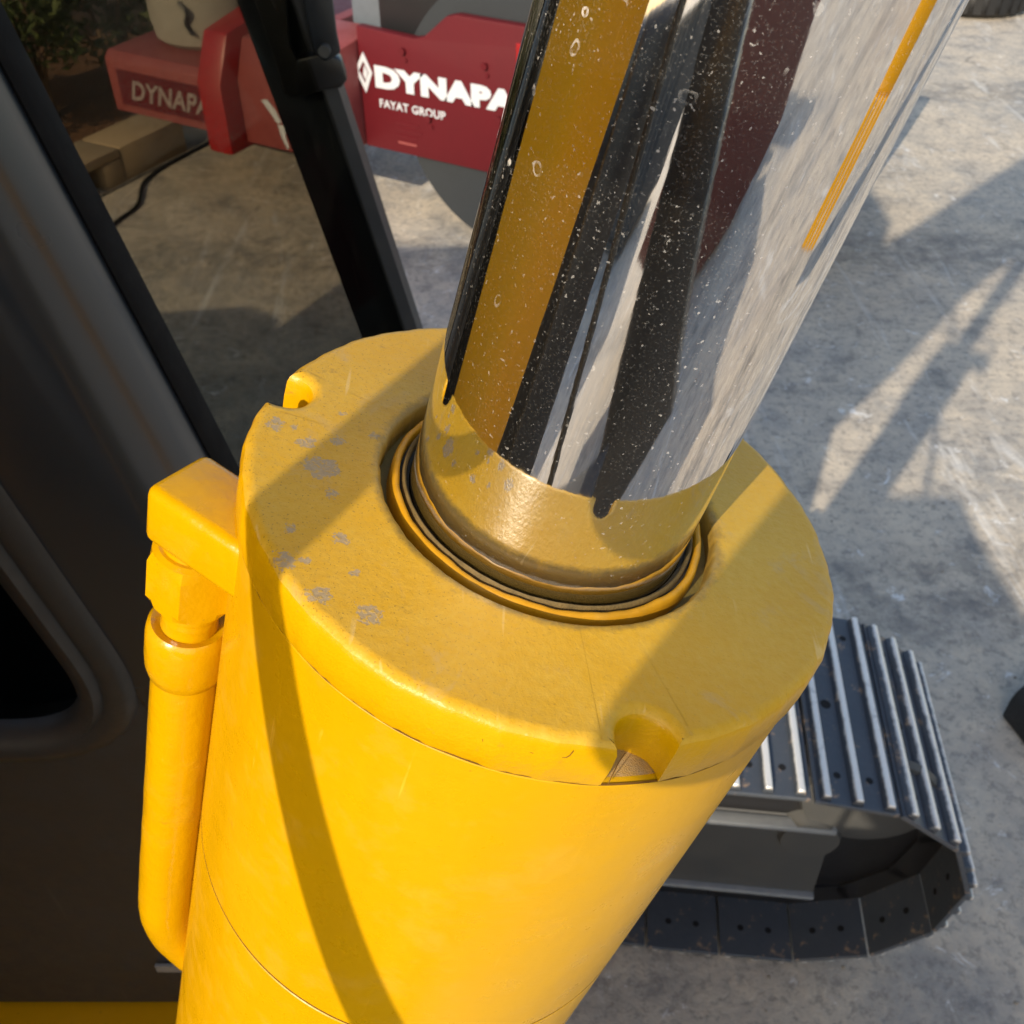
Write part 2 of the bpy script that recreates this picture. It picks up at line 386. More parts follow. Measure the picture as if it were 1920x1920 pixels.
# ------------------------------------------------------------------ ground and setting
bm = bmesh.new()
for a in (0,):
    vs_ = [bm.verts.new(p) for p in ((-300, -300, 0), (300, -300, 0), (300, 300, 0), (-300, 300, 0))]; bm.faces.new(vs_)
ground = tag(obj('ground', bm, M['ground']), kind='structure')
def strip(name, pts, wdt, z, mat, parent=None):
    bm = bmesh.new(); L = []
    for i, p in enumerate(pts):
        p = Vector((p[0], p[1])); a = Vector(pts[max(i - 1, 0)][:2]); b = Vector(pts[min(i + 1, len(pts) - 1)][:2])
        t = (b - a).normalized(); n_ = Vector((-t.y, t.x)) * wdt / 2
        L.append((bm.verts.new((*(p + n_), z)), bm.verts.new((*(p - n_), z))))
    for a, b in zip(L[:-1], L[1:]): bm.faces.new((a[0], a[1], b[1], b[0]))
    return obj(name, bm, mat, parent)
K0, KD = Vector((-2.54, 5.99)), Vector((.46, .888)).normalized()          # foot of the kerb, its direction
KN = Vector((-KD.y, KD.x))                                                  # away from the yard
strip('expansion_joint', [K0 - KD * 3 - KN * .03, K0 + KD * 9 - KN * .03], .022, .004, M['frame'], ground)

def oriented(name, boxes, mats, rz, loc, bev=.0, parent=None):
    bm = bmesh.new()
    for b in boxes: box(bm, *b)
    if bev: bevel_all(bm, bev)
    o = obj(name, bm, mats, parent, 35); o.location = loc; o.rotation_euler.z = rz
    return o
krz = math.atan2(KD.y, KD.x)
kerb_end = (Vector((-2.28, 6.77)) - K0).dot(KD)
# kerb: blocks end to end; one has two drain mouths
kroot = empty('kerb', (K0.x, K0.y, 0), krz); tag(kroot, kind='structure')
edges = [-3.2, -2.3, -1.4, -.5, .24, kerb_end]
for i in range(len(edges) - 1):
    bm = bmesh.new(); x0, x1 = edges[i] + .004, edges[i + 1] - .004
    if i == 4 - 1 + 0:
        box(bm, x0, x1, .0, .32, .15, .21)
        wds = (x1 - x0); q = [x0, x0 + wds * .22, x0 + wds * .42, x0 + wds * .58, x0 + wds * .78, x1]
        for a in (0, 2, 4): box(bm, q[a], q[a + 1], .0, .32, -.02, .149)
        box(bm, x0, x1, .26, .318, -.02, .148)
    else: box(bm, x0, x1, .0, .32, -.02, .21)
    bevel_all(bm, .012)
    obj('kerb_block', bm, M['kerb'], kroot, 35)
bm = bmesh.new(); nx, ny = 40, 24; g = {}
for i in range(nx + 1):
    for j in range(ny + 1):
        p = K0 + KD * (-3.5 + 14 * i / nx) + KN * (.322 + 7 * j / ny)
        g[i, j] = bm.verts.new((p.x, p.y, .10 + .10 * min(j, 6) / 6 + random.uniform(-.03, .03)))
for i in range(nx):
    for j in range(ny): bm.faces.new((g[i, j], g[i + 1, j], g[i + 1, j + 1], g[i, j + 1]))
tag(obj('soil_bed', bm, M['soil'], smooth=60), kind='structure')
# soil spilling past the end of the kerb
def shrub(name, loc, hgt, wid, n, label, seed):
    rnd = random.Random(seed); root = empty(name, loc); tag(root, label, 'shrub', 'shrubs behind the kerb')
    bm = bmesh.new()
    for k in range(6):
        a = rnd.uniform(0, 6.28); l = rnd.uniform(.5, .95) * hgt; sp = rnd.uniform(.15, .5) * wid
        tube(bm, spline([(0.05 * math.cos(a), .05 * math.sin(a), -.05), (sp * .35 * math.cos(a), sp * .35 * math.sin(a), l * .45), (sp * math.cos(a + .4), sp * math.sin(a + .4), l)], 4), [.022 * (1 - .75 * i / 8) for i in range(9)], 6)
    obj('trunk', bm, M['bark'], root, 60)
    bm = bmesh.new(); clumps = []
    for k in range(26):
        a = rnd.uniform(0, 6.28); rr = wid * math.sqrt(rnd.random()) * .85; z = hgt * (.28 + .72 * rnd.random() ** .8)
        clumps.append((rr * math.cos(a) * (1.15 - .4 * z / hgt), rr * math.sin(a) * (1.15 - .4 * z / hgt), z, rnd.uniform(.10, .22)))
    for k in range(n):
        cx, cy, cz, cr = rnd.choice(clumps)
        d = Vector((rnd.gauss(0, 1), rnd.gauss(0, 1), rnd.gauss(0, 1))).normalized() * cr * rnd.random() ** .4
        p = Vector((cx, cy, cz)) + d
        t = Vector((rnd.gauss(0, 1), rnd.gauss(0, 1), rnd.gauss(0, .6))).normalized(); s = t.cross(Vector((rnd.gauss(0, 1), rnd.gauss(0, 1), rnd.gauss(0, 1)))).normalized()
        l, w_ = rnd.uniform(.03, .055), rnd.uniform(.011, .02); nn = t.cross(s) * l * .15
        q = [bm.verts.new(x) for x in (p - t * l, p + s * w_ + nn, p + t * l, p - s * w_ + nn)]
        bm.faces.new((q[0], q[1], q[2])); bm.faces.new((q[0], q[2], q[3]))
    obj('crown', bm, M['leaf'], root)
sl = ['shrub nearest the dark cab pillar', 'dense green shrub second from the cab pillar', 'green shrub in the middle of the row behind the kerb',
      'green shrub just left of the red roller beam', 'shrub partly hidden behind the roller\'s pale tank', 'shrub farthest back behind the road roller',
      'tall shrub at the top left corner of the windscreen', 'back row shrub above the kerb drain mouths']
for k, (u_, v_, hh, ww) in enumerate([(-.4, 1.0, 1.0, .62), (.55, .95, 1.1, .6), (1.35, 1.05, 1.15, .65), (2.1, 1.25, 1.2, .65), (2.95, 1.2, 1.25, .7), (3.9, 1.3, 1.3, .7), (.1, 2.3, 1.5, .8), (1.7, 2.5, 1.6, .9)]):
    p = K0 + KD * u_ + KN * v_
    shrub('shrub', (p.x, p.y, .15), hh, ww, 2600, sl[k], 30 + k)
# cable
pts = [at_z(*q, .012) for q in ((150, 470), (220, 415), (258, 384), (272, 340), (330, 300), (430, 250), (520, 215))]
bm = bmesh.new(); tube(bm, spline(pts, 8), .012, 8); tag(obj('cable', bm, M['rubber'], smooth=60), 'thin dark cable curving over the concrete towards the road roller', 'cable')

# ------------------------------------------------------------------ excavator
EX = empty('excavator', (-1.2, .2, 0))
tag(EX, 'yellow crawler excavator with dark cab, chrome cylinder rod and steel track, filling the foreground', 'excavator')
EXI = Matrix.Translation((1.2, -.2, 0))
def part(name, bm, mats, parent=EX, smooth=None, mw=None):
    """mesh given in world coordinates (or local with mw)"""
    o = obj(name, bm, mats, parent, smooth)
    if mw is None: mw = Matrix.Identity(4)
    o.matrix_basis = (EXI @ mw) if parent is EX else mw
    return o
# cylinder frame
U = Vector((.259, .006, .966)).normalized()
EXv = (Vector((1, 0, 0)) - U * U.x).normalized(); EYv = U.cross(EXv)
CC = Vector((.0117, .2253, H - .1885))
CM = Matrix(((EXv.x, EYv.x, U.x, CC.x), (EXv.y, EYv.y, U.y, CC.y), (EXv.z, EYv.z, U.z, CC.z), (0, 0, 0, 1)))

# barrel
bm = bmesh.new()
RB = .0868
prof = [(.049, -.0158), (.0850, -.0158), (.0862, -.0162), (RB, -.0172)]
for k in range(1, 12): prof.append((RB, -.0172 - k * .0128))
prof += [(RB, -.1675), (RB - .0006, -.1682), (RB - .0006, -.1688), (RB, -.1695)]
for k in range(1, 20): prof.append((RB, -.1695 - k * .055))
prof += [(RB - .004, -1.225), (0, -1.225)]
lathe(bm, prof, 160)
for f in bm.faces:
    if abs(f.calc_center_median().z + .0158) < 1e-4: f.material_index = 1
barrel = part('cylinder_barrel', bm, [M['yellow'], M['barewear']], EX, 30, CM)
M['crack'] = mat_simple('dark_crack', (.22, .10, .003), (.12, .055, .002), rough=.8, scale=400)
bm = bmesh.new(); lathe(bm, [(.0866, -.01600), (.08705, -.0161), (.08705, -.01635), (.0866, -.0164)], 160, closed=True)
for v in bm.verts: v.co.z += .00022 * math.sin(7 * math.atan2(v.co.y, v.co.x)) + .00014 * math.sin(23 * math.atan2(v.co.y, v.co.x))
part('joint_line', bm, M['crack'], barrel, 40)
bm = bmesh.new(); lathe(bm, [(.0865, -.16805), (.08685, -.1681), (.08685, -.1684), (.0865, -.16845)], 160, closed=True)
part('seam_line', bm, M['crack'], barrel, 40)
bm = bmesh.new(); tube(bm, [(0, -.07, -1.27), (0, .07, -1.27)], .075, 40); part('foot_eye', bm, M['yellow_beam'], barrel, 40)

# head flange with three spanner notches
RF = .0875
notch = [(R(-76), .0852, .0076), (R(164), .0838, .0072), (R(44), .0848, .0076)]
ths = []
def inside(t):
    for tc_, rc, rho in notch:
        d = (t - tc_ + math.pi) % (2 * math.pi) - math.pi
        dm = math.asin(rho / rc)
        if abs(d) < dm: return rc, rho, d
    return None
N = 300; pts2 = []
marks = []
for tc_, rc, rho in notch:
    dm = math.asin(rho / rc)
    for k in range(25):
        d = -dm + 2 * dm * k / 24
        rr = rc * math.cos(d) - math.sqrt(max(rho * rho - (rc * math.sin(d)) ** 2, 0))
        marks.append(((tc_ + d) % (2 * math.pi), rr, 1 if 0 < k < 24 else (0 if k == 0 else 2)))
def near(t):
    return any(abs((t - tc_ + math.pi) % (2 * math.pi) - math.pi) < math.asin(rho / rc) + .060 for tc_, rc, rho in notch)
base = [(2 * math.pi * k / N, RF, 9) for k in range(N) if not near(2 * math.pi * k / N)]
seq = sorted(marks + base)
for t, r_, c in seq:
    if c == 0: pts2.append((t - 1e-5, RF)); pts2.append((t, RF * .35 + r_ * .65)); pts2.append((t, r_))
    elif c == 2: pts2.append((t, r_)); pts2.append((t, RF * .35 + r_ * .65)); pts2.append((t + 1e-5, RF))
    else: pts2.append((t, r_))
xy = [Vector((r_ * math.cos(t), r_ * math.sin(t))) for t, r_ in pts2]; n = len(xy)
nor = []
for i in range(n):
    a, b = xy[i] - xy[i - 1], xy[(i + 1) % n] - xy[i]
    na, nb = Vector((a.y, -a.x)).normalized(), Vector((b.y, -b.x)).normalized()
    v = na + nb; nor.append(v.normalized() / max(.55, (1 + na.dot(nb)) / 2) ** .5 if v.length > .1 else na)
wob = [sum(math.sin(pts2[i][0] * f_ + ph) * am for f_, ph, am in ((7, 1, .3), (17, 2, .35), (41, .3, .35), (83, 4, .2))) for i in range(n)]
rim = [(.0004, -.0160), (0, -.0150), (-.0002, -.0085), (0, -.0034), (.0005, -.0017), (.0014, -.0006), (.0030, 0), (.0037, .00002), (.0044, 0)]
bm = bmesh.new(); loops = []
for ins, h in rim:
    loops.append([bm.verts.new(((xy[i] - nor[i] * (ins + (.00042 * wob[i] if h > -.015 else .00012 * wob[i])))[0], (xy[i] - nor[i] * (ins + .00042 * wob[i]))[1], h + (.0005 * wob[(i * 3) % n] if h < -.0155 else 0))) for i in range(n)])
tang = [math.atan2(v.co.y, v.co.x) for v in loops[-1]]
inner = [(.0700, .0), (.066, .0), (.058, .0), (.0535, .00012), (.0514, .0001), (.0506, -.0004), (.0500, -.0014), (.0499, -.0095)]
for r_, h in inner:
    loops.append([bm.verts.new((r_ * math.cos(t) + .0003 * (wob[i] if h < .0001 and r_ < .0516 else 0), r_ * math.sin(t), h)) for i, t in enumerate(tang)])
for a, b in zip(loops[:-1], loops[1:]):
    for i in range(n): bm.faces.new((a[i], a[(i + 1) % n], b[(i + 1) % n], b[i]))
head = part('cylinder_head', bm, M['head'], EX, 40, CM)
# groove floor, wiper ring and rubber lip
bm = bmesh.new(); lathe(bm, [(.0520, -.0100), (.0519, -.0078), (.0440, -.0078), (.0430, -.0100)], 128, closed=True); part('groove', bm, M['groove'], head, 40)
bm = bmesh.new(); lathe(bm, [(.0472, -.0076), (.0469, -.0032), (.0464, -.0017), (.0456, -.0013), (.0449, -.0015), (.0446, -.0020), (.0442, -.0070)], 160)
for v in bm.verts:
    a = math.atan2(v.co.y, v.co.x); s_ = 1 + .003 * math.sin(9 * a + 1) + .002 * math.sin(23 * a); v.co.z += .0002 * math.sin(13 * a) + .0001 * math.sin(41 * a)
    if v.co.z > -.005: v.co.x *= s_; v.co.y *= s_
part('wiper_ring', bm, M['ring'], head, 50)
bm = bmesh.new(); lathe(bm, [(.0437, -.0060), (.0436, -.0016), (.0432, -.0010), (.0428, -.0012), (.0425, -.0022), (.0424, -.0060)], 160)
for v in bm.verts: v.co.z += .00006 * math.sin(11 * math.atan2(v.co.y, v.co.x)) + .00005 * math.sin(37 * math.atan2(v.co.y, v.co.x))
part('wiper_lip', bm, M['lip'], head, 50)
bm = bmesh.new(); lathe(bm, [(.0445, -.0074), (.0444, -.0040), (.0414, -.0040), (.0414, -.0074)], 128, closed=True); part('rod_seal', bm, M['seal_dirt'], head, 50)
# raised paint run on the face and lifted edges round the rim
def on_face(px, py, h=0.0):
    d = ray(px, py); o_ = Vector((0, 0, H)); p0 = CC + U * h; t = (p0 - o_).dot(U) / d.dot(U); v = o_ + d * t - CC
    return Vector((v.dot(EXv), v.dot(EYv), h))
def on_barrel(px, py, r):
    d = ray(px, py); o_ = Vector((0, 0, H)) - CC; oo = o_ - U * o_.dot(U); dd = d - U * d.dot(U)
    a, b, c = dd.dot(dd), 2 * oo.dot(dd), oo.dot(oo) - r * r; t = (-b - math.sqrt(max(b * b - 4 * a * c, 0))) / 2 / a
    v = o_ + d * t; return Vector((v.dot(EXv), v.dot(EYv), v.dot(U)))
for q, rr in (((905, 1385, 912, 1398, 960, 1400, 1000, 1412), .0874), ((1010, 1430, 1030, 1418, 1062, 1420, 1075, 1408), .0874), ((1330, 1420, 1350, 1412, 1372, 1392, 1398, 1372), .0873), ((1140, 1470, 1150, 1450, 1160, 1430, 1172, 1412), .0876)):
    bm = bmesh.new(); pl = [on_barrel(q[i], q[i + 1], rr) for i in range(0, len(q), 2)]
    tube(bm, spline(pl, 3), .00013, 6); part('paint_crack', bm, M['crack'], head, 60)

# rod
bm = bmesh.new(); prof = [(.0412, -.05)] + [(.0412, -.02 + .022 * k) for k in range(48)] + [(0, 1.03)]
lathe(bm, prof, 192); rod = part('piston_rod', bm, M['chrome'], EX, 30, CM)
bm = bmesh.new(); tube(bm, [(0, -.05, 1.07), (0, .05, 1.07)], .075, 40); part('rod_eye', bm, M['yellow_beam'], rod, 40)

# oil pipe on the far left of the barrel
TX, TY = -.0988, .0030
bm = bmesh.new()
path = [(TX, TY, -.100), (TX, TY, -.15), (TX, TY, -.20), (TX, TY, -.258), (TX + .0015, TY, -.282), (TX + .008, TY + .003, -.308), (TX + .024, TY + .008, -.342), (TX + .05, TY + .018, -.39), (TX + .07, TY + .026, -.43)]
tube(bm, spline(path, 6), .0115, 40)
rnd = random.Random(3)
for v in bm.verts: v.co += Vector((rnd.uniform(-1, 1), rnd.uniform(-1, 1), 0)) * .00012
pipe = part('oil_pipe', bm, M['yellow_fit'], EX, 60, CM)
def sub(name, bm, mat, parent, sm=40): return part(name, bm, mat, parent, sm)
bm = bmesh.new()
lathe(bm, [(.0, -.110), (.0114, -.1105), (.0126, -.109), (.0136, -.105), (.0139, -.100), (.0139, -.090), (.0134, -.0865), (.0122, -.0850), (.0104, -.0855), (.0092, -.0862), (.0, -.0862)], 48)
for v in bm.verts: v.co += Vector((TX, TY, 0))
sub('collar', bm, M['yellow_fit'], pipe)
bm = bmesh.new()
lathe(bm, [(.0, -.088), (.0096, -.088), (.0090, -.082), (.0092, -.0805), (.0088, -.0795), (.0092, -.0782), (.0104, -.0772), (.0106, -.0750), (.0100, -.073), (0, -.073)], 40)
for v in bm.verts: v.co += Vector((TX, TY, 0))
sub('neck', bm, M['yellow_fit'], pipe)
bm = bmesh.new()
hexr = [(.0110, -.0742), (.0128, -.0730), (.0146, -.0700), (.0146, -.0545), (.0130, -.0510), (.0112, -.0500)]
rings = []
for r_, h in hexr:
    ring = []
    for k in range(36):
        a = 2 * math.pi * k / 36; sec = (a % (math.pi / 3)) - math.pi / 6
        rh = min(r_, .0126 / math.cos(sec)) if r_ > .0120 else r_
        ring.append(bm.verts.new((TX + rh * math.cos(a + .45), TY + rh * math.sin(a + .45), h)))
    rings.append(ring)
for A, B in zip(rings[:-1], rings[1:]):
    for k in range(36): bm.faces.new((A[k], A[(k + 1) % 36], B[(k + 1) % 36], B[k]))
bm.faces.new(rings[0]); bm.faces.new(rings[-1])
sub('hex_nut', bm, M['yellow_fit'], pipe, 14)
bm = bmesh.new()
a_ = Vector((.856, -.517)); b_ = Vector((.517, .856)); c0 = Vector((-.1125, -.0090))
q = [c0, c0 + a_ * .040, c0 + a_ * .040 + b_ * .024, c0 + b_ * .024]
prism(bm, [(v.x, v.y) for v in q], -.0405, -.0195, ax='z'); bevel_all(bm, .0034, 4)
sub('port_block', bm, M['yellow_fit'], pipe, 50)
bm = bmesh.new(); lathe(bm, [(0, -.054), (.0100, -.054), (.0100, -.039), (0, -.039)], 32)
for v in bm.verts: v.co += Vector((TX, TY, 0))
sub('port_neck', bm, M['yellow_fit'], pipe)

# boom behind the cylinder (left of the picture), arm ahead of it
bm = bmesh.new()
front = [(-1.05, 1.30), (-.80, 1.75), (-.52, 2.18), (-.385, 2.43), (-.185, 2.90), (.24, 3.52), (.85, 4.20), (1.8, 4.9), (2.7, 5.2)]
back = [(2.6, 5.55), (1.5, 5.3), (.5, 4.42), (0, 3.70), (-.644, 2.84), (-1.2, 2.15), (-1.45, 1.65), (-1.40, 1.30)]
prism(bm, front + back, 0.0, .45); bevel_all(bm, .012, 2, 50)
boom = part('boom', bm, M['yellow_beam'], EX, 40)
bm = bmesh.new(); prism(bm, [(.14, 3.36), (.42, 3.42), (.30, 3.62), (.16, 3.50)], .14, .17); prism(bm, [(.14, 3.36), (.42, 3.42), (.30, 3.62), (.16, 3.50)], .285, .315)
part('rod_lug', bm, M['yellow_beam'], boom)
bm = bmesh.new()
prism(bm, [(2.5, 5.5), (3.2, 5.4), (3.35, 4.2), (3.15, 1.1), (2.95, 1.1), (2.85, 4.2)], -.12, .58); bevel_all(bm, .012, 2, 50)
arm = part('arm', bm, M['yellow_beam'], EX, 40)
bm = bmesh.new()
for k in range(4): box(bm, 2.93, 3.17, -.12 + k * .18, .02 + k * .18, .52, 1.098, bev=.008)
part('bucket_link', bm, M['yellow_beam'], arm)
# hydraulic hose in front of the boom
ctr = Vector((-.160, -.029, H - .12)); hd = Vector((-.02, .054, .196)).normalized()
pts = [ctr - hd * 1.30 + Vector((-.15, 0, 0)), ctr - hd * .9, ctr - hd * .45, ctr, ctr + hd * .25, ctr + hd * .40 + Vector((-.03, .03, 0))]
bm = bmesh.new(); tube(bm, spline(pts, 8), .0096, 20); part('hydraulic_hose', bm, M['rubber'], EX, 60)
# added to shadow the flange: unseen square lamp on a bracket beside the boom
E1 = (EXv * .83 - EYv * .55).normalized(); E1 = (E1 - S * E1.dot(S)).normalized(); E2 = S.cross(E1)
if E2.dot(U) < 0: E2 = -E2
LQ = CC + E1 * .098 + E2 * .008 + S * .40
LMX = Matrix(((E1.x, E2.x, S.x, LQ.x), (E1.y, E2.y, S.y, LQ.y), (E1.z, E2.z, S.z, LQ.z), (0, 0, 0, 1)))
bm = bmesh.new(); box(bm, -.047, .047, -.044, .044, -.02, .03); es = [e for e in bm.edges if abs((e.verts[0].co - e.verts[1].co).z) > .04]
bmesh.ops.bevel(bm, geom=es, offset=.022, segments=6, profile=.5, affect='EDGES')
for k in range(4): box(bm, -.034 + k * .019, -.030 + k * .019, -.036, .036, .0301, .044)
shade_block = part('flange_shade_block', bm, M['hood'], EX, 40, LMX)
bm = bmesh.new(); box(bm, -.038, .038, -.035, .035, -.0235, -.0205, bev=.001); part('lens', bm, M['lens'], shade_block, 40)  # lens is only the front face of the added shade block
bm = bmesh.new(); tube(bm, spline([LQ + E1 * .02 + E2 * .05, LQ + E2 * .10 + S * .03, Vector((-.33, .01, H + .12)), Vector((-.30, .03, H + .14))], 6), .009, 12); part('shade_block_bracket', bm, M['hood'], EX, 60)

# upper deck, hood, dark boxes added for shade and reflection
DZ = H - 1.42
bm = bmesh.new(); box(bm, -4.3, -.18, -1.25, 1.32, DZ - .22, DZ, bev=.02); part('deck', bm, M['yellow_beam'], EX, 40)
bm = bmesh.new(); box(bm, -2.9, -1.82, -1.2, 1.25, DZ, H - .10, bev=.06, seg=4); part('engine_hood', bm, M['hood'], EX, 40)
bm = bmesh.new(); prism(bm, [(-4.4, DZ - .1), (-2.92, DZ + .004), (-2.92, H - .6), (-3.2, H - .52), (-4.1, H - .62), (-4.4, H - .9)], -1.22, 1.26); bevel_all(bm, .06, 3, 40)
part('counterweight', bm, M['yellow_beam'], EX, 40)
bm = bmesh.new(); box(bm, -1.6, .05, -1.2, -.42, DZ + .003, 1.55, bev=.04, seg=3); part('shade_box', bm, M['shadegrey'], EX, 40)  # added low box, shaped to keep the lower ground in shade
bm = bmesh.new(); box(bm, -1.78, -1.16, -1.15, -.50, 1.553, H - .02, bev=.05, seg=3); part('shade_tank', bm, M['hood'], EX, 40)  # added here and sized to keep the sun off the cab side
bm = bmesh.new(); prism(bm, [(-1.02, 2.75), (-.95, 2.6), (.30, .9), (1.15, .9), (-.50, 2.6), (-.62, 2.75)], -1.50, -1.34); bevel_all(bm, .02, 2, 30); part('photographer_slab', bm, M['hood'], EX, 40)  # added slab in place of the photographer: mirrored in the rod, shades the ground

# ---------------------------------------------------------------- cab
Y0, Y1 = .60, 1.56
ZB, ZT = H - 1.40, H + .42
def xs(z): return -.244 - .2254 * (z - (H - .539))
bm = bmesh.new()
zw = H - .805
outer = [(-1.75, ZB), (xs(ZB) - .13, ZB), (xs(ZT) - .13, ZT), (-1.70, ZT)]
def xw(z): return -.388 - .2 * (z - (H - .685))
win = rounded([(-1.35, zw), (xw(zw), zw), (xw(ZT - .12), ZT - .12), (-1.35, ZT - .12)], [.08, .125, .08, .08], 12)
plate_hole(bm, outer, win, Y0, Y0 + .035)
cab = part('cab', bm, M['cabflat'], EX, 40)
def cpart(name, bm, mat, sm=40): return part(name, bm, mat, cab, sm, Matrix.Identity(4))
# rear, roof, floor, door
bm = bmesh.new(); box(bm, -1.78, -1.74, Y0, Y1, ZB, H - .5); cpart('rear_panel', bm, M['cabflat'])
bm = bmesh.new(); prism(bm, [(-1.80, ZT), (xs(ZT) + .02, ZT), (xs(ZT) - .03, ZT + .05), (-.7, ZT + .10), (-1.76, ZT + .07)], Y0 - .01, Y1 + .02); bevel_all(bm, .03, 3, 20); cpart('roof', bm, M['cabflat'])
bm = bmesh.new(); box(bm, -1.74, xs(ZB) - .1, Y0 + .04, Y1 - .04, ZB - .03, ZB + .03); cpart('floor', bm, M['cabflat'])
bm = bmesh.new(); box(bm, -1.55, -1.0, .82, 1.3, ZB + .03, ZB + .45, bev=.05, seg=3); box(bm, -1.6, -1.42, .82, 1.3, ZB + .4, ZB + 1.15, bev=.05, seg=3); cpart('seat', bm, M['rubber'])
bm = bmesh.new(); box(bm, -1.0, -.62, .64, .8, ZB + .03, ZB + .52, bev=.03); cpart('console', bm, M['rubber'])
# door side with glass
zd = H - 1.24
door_out = [(-1.75, ZB), (xs(ZB) - .10, ZB), (xs(ZT) - .10, ZT), (-1.70, ZT)]
pa, pb = at_y(742, 508, Y1), at_y(678, 622, Y1)
door_win = rounded([(-1.0, zd), (pb.x - .03, zd), (pb.x, pb.z), (pa.x - .005, pa.z), (xs(ZT - .12) - .11, ZT - .12), (-1.0, ZT - .12)], [.07, .02, .02, .02, .06, .06], 5)
bm = bmesh.new(); plate_hole(bm, door_out, door_win, Y1 - .03, Y1); cpart('door', bm, M['cabflat'])
def pane(name, poly, y, th, mat):
    bm = bmesh.new(); prism(bm, poly, y, y + th); return cpart(name, bm, mat, None)
grow = lambda poly, k: [(x + k * (x - sum(p[0] for p in poly) / len(poly)), z + k * (z - sum(p[1] for p in poly) / len(poly))) for x, z in poly]
pane('door_glass', grow(door_win, .006), Y1 - .017, .005, M['glass'])
pane('side_glass', grow(win, .006), Y0 + .016, .005, M['glassdark'])
# rubber seal round the side window
bm = bmesh.new()
cx_, cz_ = sum(p[0] for p in win) / len(win), sum(p[1] for p in win) / len(win)
prof_s = [(-.040, .0), (-.034, -.010), (-.020, -.014), (-.010, -.010), (-.004, -.018), (.010, -.014), (.016, .004), (.006, .012)]
rr_ = []
for i in range(len(win)):
    p = Vector(win[i]); t = (Vector(win[(i + 1) % len(win)]) - Vector(win[i - 1])).normalized(); nn = Vector((t.y, -t.x))
    if nn.dot(p - Vector((cx_, cz_))) < 0: nn = -nn
    rr_.append([bm.verts.new(((p - nn * a).x, Y0 + b, (p - nn * a).y)) for a, b in prof_s])
for i in range(len(rr_)):
    A, B = rr_[i], rr_[(i + 1) % len(rr_)]
    for k in range(len(prof_s)): bm.faces.new((A[k], A[(k + 1) % len(prof_s)], B[(k + 1) % len(prof_s)], B[k]))
cpart('window_seal', bm, M['sealgrey'], 60)
# swept pillars: section (x offset from windscreen plane, y)
def pillar(name, sect, mat, z0=ZB, z1=ZT, segs=6, sm=35):
    bm = bmesh.new(); L = []
    for k in range(segs + 1):
        z = z0 + (z1 - z0) * k / segs; L.append([bm.verts.new((xs(z) + dx, y, z)) for dx, y in sect])
    m_ = len(sect)
    for A, B in zip(L[:-1], L[1:]):
        for k in range(m_): bm.faces.new((A[k], A[(k + 1) % m_], B[(k + 1) % m_], B[k]))
    bm.faces.new(L[0]); bm.faces.new(L[-1]); return cpart(name, bm, mat, sm)
arc = [(-.058 + .056 * math.sin(R(t)), .648 - .056 * math.cos(R(t))) for t in range(0, 91, 9)]
pillar('front_pillar', [(-.150, .637), (-.150, .597), (-.120, .594), (-.090, .5925)] + arc + [(-.002, .672), (-.03, .676)], M['cabpaint'], sm=25)
pillar('pillar_seal', [(-.006, .664), (.0005, .662), (.0045, .667), (.005, .690), (-.02, .690), (-.02, .664)], M['sealblack'], sm=50)
pillar('corner_pillar', [(-.010, 1.46), (.012, 1.465), (.014, 1.50), (.002, 1.508), (.004, 1.535), (-.02, 1.572), (-.085, 1.572), (-.10, 1.56), (-.10, 1.515), (-.06, 1.50), (-.055, 1.475)], M['cabflat'], sm=25)
# windscreen
bm = bmesh.new()
vv = []
for z in (ZB + .12, ZT - .01):
    for y in (.684, 1.468):
        for dx in (-.012, -.007): vv.append(bm.verts.new((xs(z) + dx, y, z)))
for f in ((0, 1, 3, 2), (4, 5, 7, 6), (0, 1, 5, 4), (2, 3, 7, 6), (0, 2, 6, 4), (1, 3, 7, 5)): bm.faces.new([vv[i] for i in f])
cpart('windscreen', bm, M['glass'], None)
bm = bmesh.new(); z_ = ZB + .22
prism(bm, [(.69, ZB), (1.47, ZB), (1.47, ZB + .119), (.69, ZB + .119)], xs(z_) - .05, xs(z_) - .02, ax='x'); cpart('lower_front_panel', bm, M['cabflat'])
# grab handle and its bracket beside the corner pillar
def quadbar(name, pix, y, th, mat):
    bm = bmesh.new(); A = [at_y(px, py, y) for px, py in pix]
    a = [bm.verts.new(p) for p in A]; b = [bm.verts.new(p + Vector((-.004, th, 0))) for p in A]; k = len(a)
    bm.faces.new(a); bm.faces.new(b[::-1])
    for i in range(k): bm.faces.new((a[i], b[i], b[(i + 1) % k], a[(i + 1) % k]))
    bevel_all(bm, .004, 2, 40); return cpart(name, bm, mat, 40)
quadbar('grab_handle', [(455, -60), (530, -60), (545, 90), (562, 120), (568, 178), (545, 186), (532, 175), (508, 90)], 1.44, .025, M['rubber'])
quadbar('handle_bracket', [(556, 112), (610, 100), (640, 112), (652, 150), (640, 166), (600, 172), (570, 182), (556, 178)], 1.435, .03, M['hood'])
quadbar('hinge_plate', [(560, -40), (620, -40), (632, 60), (640, 100), (610, 118), (588, 100), (575, 40)], 1.43, .02, M['cabflat'])
bm = bmesh.new(); p = at_y(610, 92, 1.43); tube(bm, [p + Vector((0, -.012, 0)), p + Vector((0, .006, 0))], .008, 12); cpart('hinge_bolt', bm, M['frame'])
# small pale plate low on the cab side
bm = bmesh.new(); a = at_y(292, 1812, Y0 - .004); box(bm, a.x, a.x + .05, Y0 - .006, Y0 - .002, a.z - .012, a.z + .004); cpart('pale_plate', bm, M['framedge'])

